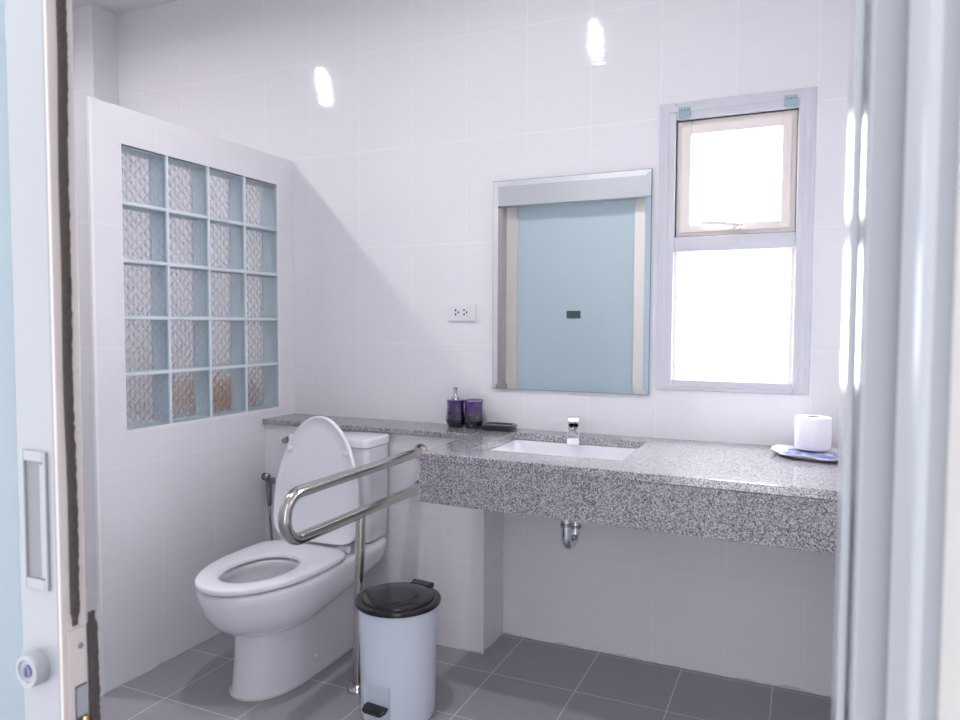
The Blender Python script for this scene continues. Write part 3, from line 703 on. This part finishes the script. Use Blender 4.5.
bm = B(); pr = cupprof(0.0365)+[(0.0325, ZL+0.107), (0.031, ZL+0.104), (0.029, ZL+0.03), (0.001, ZL+0.02)]; lathe(bm, pr, (tx_, ty_, 0), 72, facet=facet12); obj('cup', bm, M['purple'], tb, smooth=True, autosm=20)
bm = B(); lathe(bm, [(0.0370, ZL+0.1072), (0.0370, ZL+0.110), (0.0335, ZL+0.110), (0.0335, ZL+0.1078)], (tx_, ty_, 0), 48, cap=False); obj('rim', bm, M['darkchrome'], tb, smooth=True, autosm=40)
dish = thing('soap_dish', 'flat dark purple rectangular soap dish between the tumbler and the sink', 'soap dish', (1.02, -0.075, ZL))
bm = B()
def drect(d, z): return rrect(0.956+d, 1.082-d, -0.105+d, -0.025-d, 0.014, z, 4)
loft(bm, [drect(0.006, ZL), drect(0.001, ZL+0.004), drect(0.0, ZL+0.018), drect(0.002, ZL+0.023), drect(0.009, ZL+0.023), drect(0.011, ZL+0.019), drect(0.02, ZL+0.018)])
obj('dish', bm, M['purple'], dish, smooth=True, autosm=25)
bm = B()
for i in range(5): box(bm, 0.976, 1.062, -0.088+i*0.0115, -0.084+i*0.0115, ZL+0.0178, ZL+0.0205)
obj('drain_ribs', bm, M['purple'], dish)

# tray with crinkled blue wrapper, toilet roll
RX, RY = 2.104, -0.105
tr = thing('wrapper_tray', 'white oval tray at the right end of the counter, under the toilet roll', 'tray', (2.11, -0.155, ZC))
def oval(a, b, z, nz=0.0, cx=2.125, cy=-0.155):
    out = []
    for i in range(64):
        t = 2*PI*i/64; x, y = a*math.cos(t), b*math.sin(t); k = 1+nz*math.sin(9*t)*0.5
        c, s = math.cos(-0.25), math.sin(-0.25)
        out.append((cx+(x*c-y*s)*k, cy+(x*s+y*c)*k, z+nz*0.05*math.sin(7*t+1)))
    return out
bm = B(); loft(bm, [oval(0.105, 0.085, ZC+0.0005), oval(0.118, 0.098, ZC+0.003), oval(0.142, 0.118, ZC+0.012, 0.05), oval(0.146, 0.122, ZC+0.015, 0.06), oval(0.140, 0.116, ZC+0.0148, 0.06), oval(0.118, 0.096, ZC+0.007), oval(0.09, 0.07, ZC+0.006)])
obj('tray', bm, M['tray'], tr, smooth=True)
bm = bmesh.new(); G = 26; gv = {}
for i in range(G+1):
    for j in range(G+1):
        x = -0.098+0.20*i/G; y = -0.085+0.125*j/G
        h = 0.0080+0.0050*abs(math.sin(38*x+13*y+1))*abs(math.cos(55*y-21*x)) + random.random()*0.0012
        ex = min(i, G-i, j, G-j)
        c, s = math.cos(-0.28), math.sin(-0.28)
        gv[i, j] = bm.verts.new((2.125+x*c-y*s+0.004*math.sin(j*1.1), -0.172+x*s+y*c+0.004*math.sin(i*0.9), ZC+h-(0.0015 if ex == 0 else 0)))
for i in range(G):
    for j in range(G): bm.faces.new((gv[i, j], gv[i+1, j], gv[i+1, j+1], gv[i, j+1]))
pk = obj('plastic_packet', bm, M['blue'], smooth=True)
so = pk.modifiers.new('solid', 'SOLIDIFY'); so.thickness = 0.0012; so.offset = 1
tag(pk, 'crinkled blue and white plastic packet lying in the tray under the toilet roll', 'packet')
rl = thing('toilet_roll', 'white toilet paper roll standing upright at the right end of the counter', 'toilet roll', (RX, RY, ZC+0.0155))
z0r, z1r = ZC+0.0165, ZC+0.1165
bm = B(); rg = [(0.0205, z0r), (0.051, z0r), (0.0525, z0r+0.004), (0.053, z0r+0.05), (0.0525, z1r-0.004), (0.051, z1r), (0.0205, z1r)]
rings = []
for r, h in rg:
    rings.append([(RX+r*math.cos(2*PI*i/64), RY+r*math.sin(2*PI*i/64), h) for i in range(64)])
rv = loft(bm, rings, False, False)
for i in range(64): bm.faces.new((rv[-1][i], rv[-1][(i+1) % 64], rv[0][(i+1) % 64], rv[0][i]))
obj('paper', bm, M['paper'], rl, smooth=True, autosm=40)
bm = B(); rings = [[(RX+r*math.cos(2*PI*i/40), RY+r*math.sin(2*PI*i/40), h) for i in range(40)] for r, h in ((0.0203, z0r+0.001), (0.0203, z1r-0.001), (0.019, z1r-0.001), (0.019, z0r+0.001))]
rv = loft(bm, rings, False, False)
for i in range(40): bm.faces.new((rv[-1][i], rv[-1][(i+1) % 40], rv[0][(i+1) % 40], rv[0][i]))
obj('core', bm, M['card'], rl, smooth=True, autosm=40)

# ------------------------------------------------------------------ plumbing at the left of the toilet
bs = thing('bidet_sprayer', 'dark chrome bidet spray handle hanging on the low wall left of the toilet', 'sprayer', (0.036, -0.22, 0.5))
obj('wall_holder', bx(0.022, 0.054, -0.222, LY-0.0005, 0.548, 0.574), M['darkchrome'], bs, bevel=0.004)
bm = B(); tube(bm, [(0.042, -0.252, 0.588), (0.044, -0.236, 0.583), (0.047, -0.232, 0.565), (0.050, -0.232, 0.53), (0.052, -0.232, 0.475), (0.052, -0.232, 0.462)], [0.016, 0.0165, 0.0135, 0.012, 0.011, 0.008], 18)
obj('spray_handle', bm, M['darkchrome'], bs, smooth=True)
bm = B(); tube(bm, [(0.052, -0.232, 0.466), (0.053, -0.232, 0.42), (0.066, -0.236, 0.32), (0.10, -0.245, 0.24), (0.14, -0.24, 0.21), (0.165, -0.225, 0.24), (0.165, -0.207, 0.27)], 0.0055, 12)
obj('hose', bm, M['darkchrome'], bs, smooth=True)
av = thing('angle_valve', 'small chrome stop valve on the low wall left of the raised toilet lid', 'valve', (0.124, -0.21, 0.738), 'stop valves')
bm = B(); lathe(bm, [(0.016, LY-0.0005), (0.016, LY-0.006), (0.008, LY-0.007), (0.008, LY-0.02), (0.0115, LY-0.021), (0.0115, LY-0.031), (0.003, LY-0.032)], (0.124, 0, 0.738), 20, 'y')
obj('valve_body', bm, M['darkchrome'], av, smooth=True, autosm=40)
fvz = thing('angle_valve', 'small chrome stop valve low on the partition wall, behind the toilet pedestal', 'valve', (0.02, -0.42, 0.06), 'stop valves')
bm = B(); lathe(bm, [(0.018, 0.0005), (0.018, 0.005), (0.009, 0.006), (0.009, 0.040), (0.014, 0.041), (0.014, 0.058), (0.003, 0.060)], (0, -0.42, 0.068), 20, 'x')
obj('valve_body', bm, M['chrome'], fvz, smooth=True, autosm=40)

# basket in the shower, blurred through the glass blocks
bk = thing('wicker_basket', 'orange-brown basket on the shower ledge, blurred behind the lowest glass blocks', 'basket', (-0.43, -0.11, 0.8203))
def brect(hx, hy, z): return rrect(-0.43-hx, -0.43+hx, -0.11-hy, -0.11+hy, 0.03, z, 5)
bm = B(); loft(bm, [brect(0.13, 0.065, 0.8203), brect(0.145, 0.075, 0.86), brect(0.160, 0.085, 0.95), brect(0.155, 0.080, 0.952), brect(0.12, 0.055, 0.83)])
obj('basket', bm, M['wicker'], bk, smooth=True, autosm=40)
bm = B(); tube(bm, [(-0.43+0.152*math.cos(2*PI*i/32), -0.11+0.082*math.sin(2*PI*i/32), 0.953) for i in range(33)], 0.008, 10); obj('rim', bm, M['wicker'], bk, smooth=True)

# ceiling lamps (out of frame, mirrored as streaks in the glossy tiles)
for i, (x, lab) in enumerate(((1.03, 'round white recessed ceiling lamp above the toilet side of the room'), (-0.72, 'round white recessed ceiling lamp above the shower'))):
    t = thing('ceiling_lamp', lab, 'lamp', (x, -1.22, CEIL), 'recessed ceiling lamps')
    bm = B(); lathe(bm, [(0.058, CEIL-0.0005), (0.058, CEIL-0.024), (0.062, CEIL-0.030), (0.075, CEIL-0.020), (0.078, CEIL-0.0005)], (x, -1.22, 0), 40, cap=False)
    obj('trim_ring', bm, M['lamp'], t, smooth=True, autosm=40)
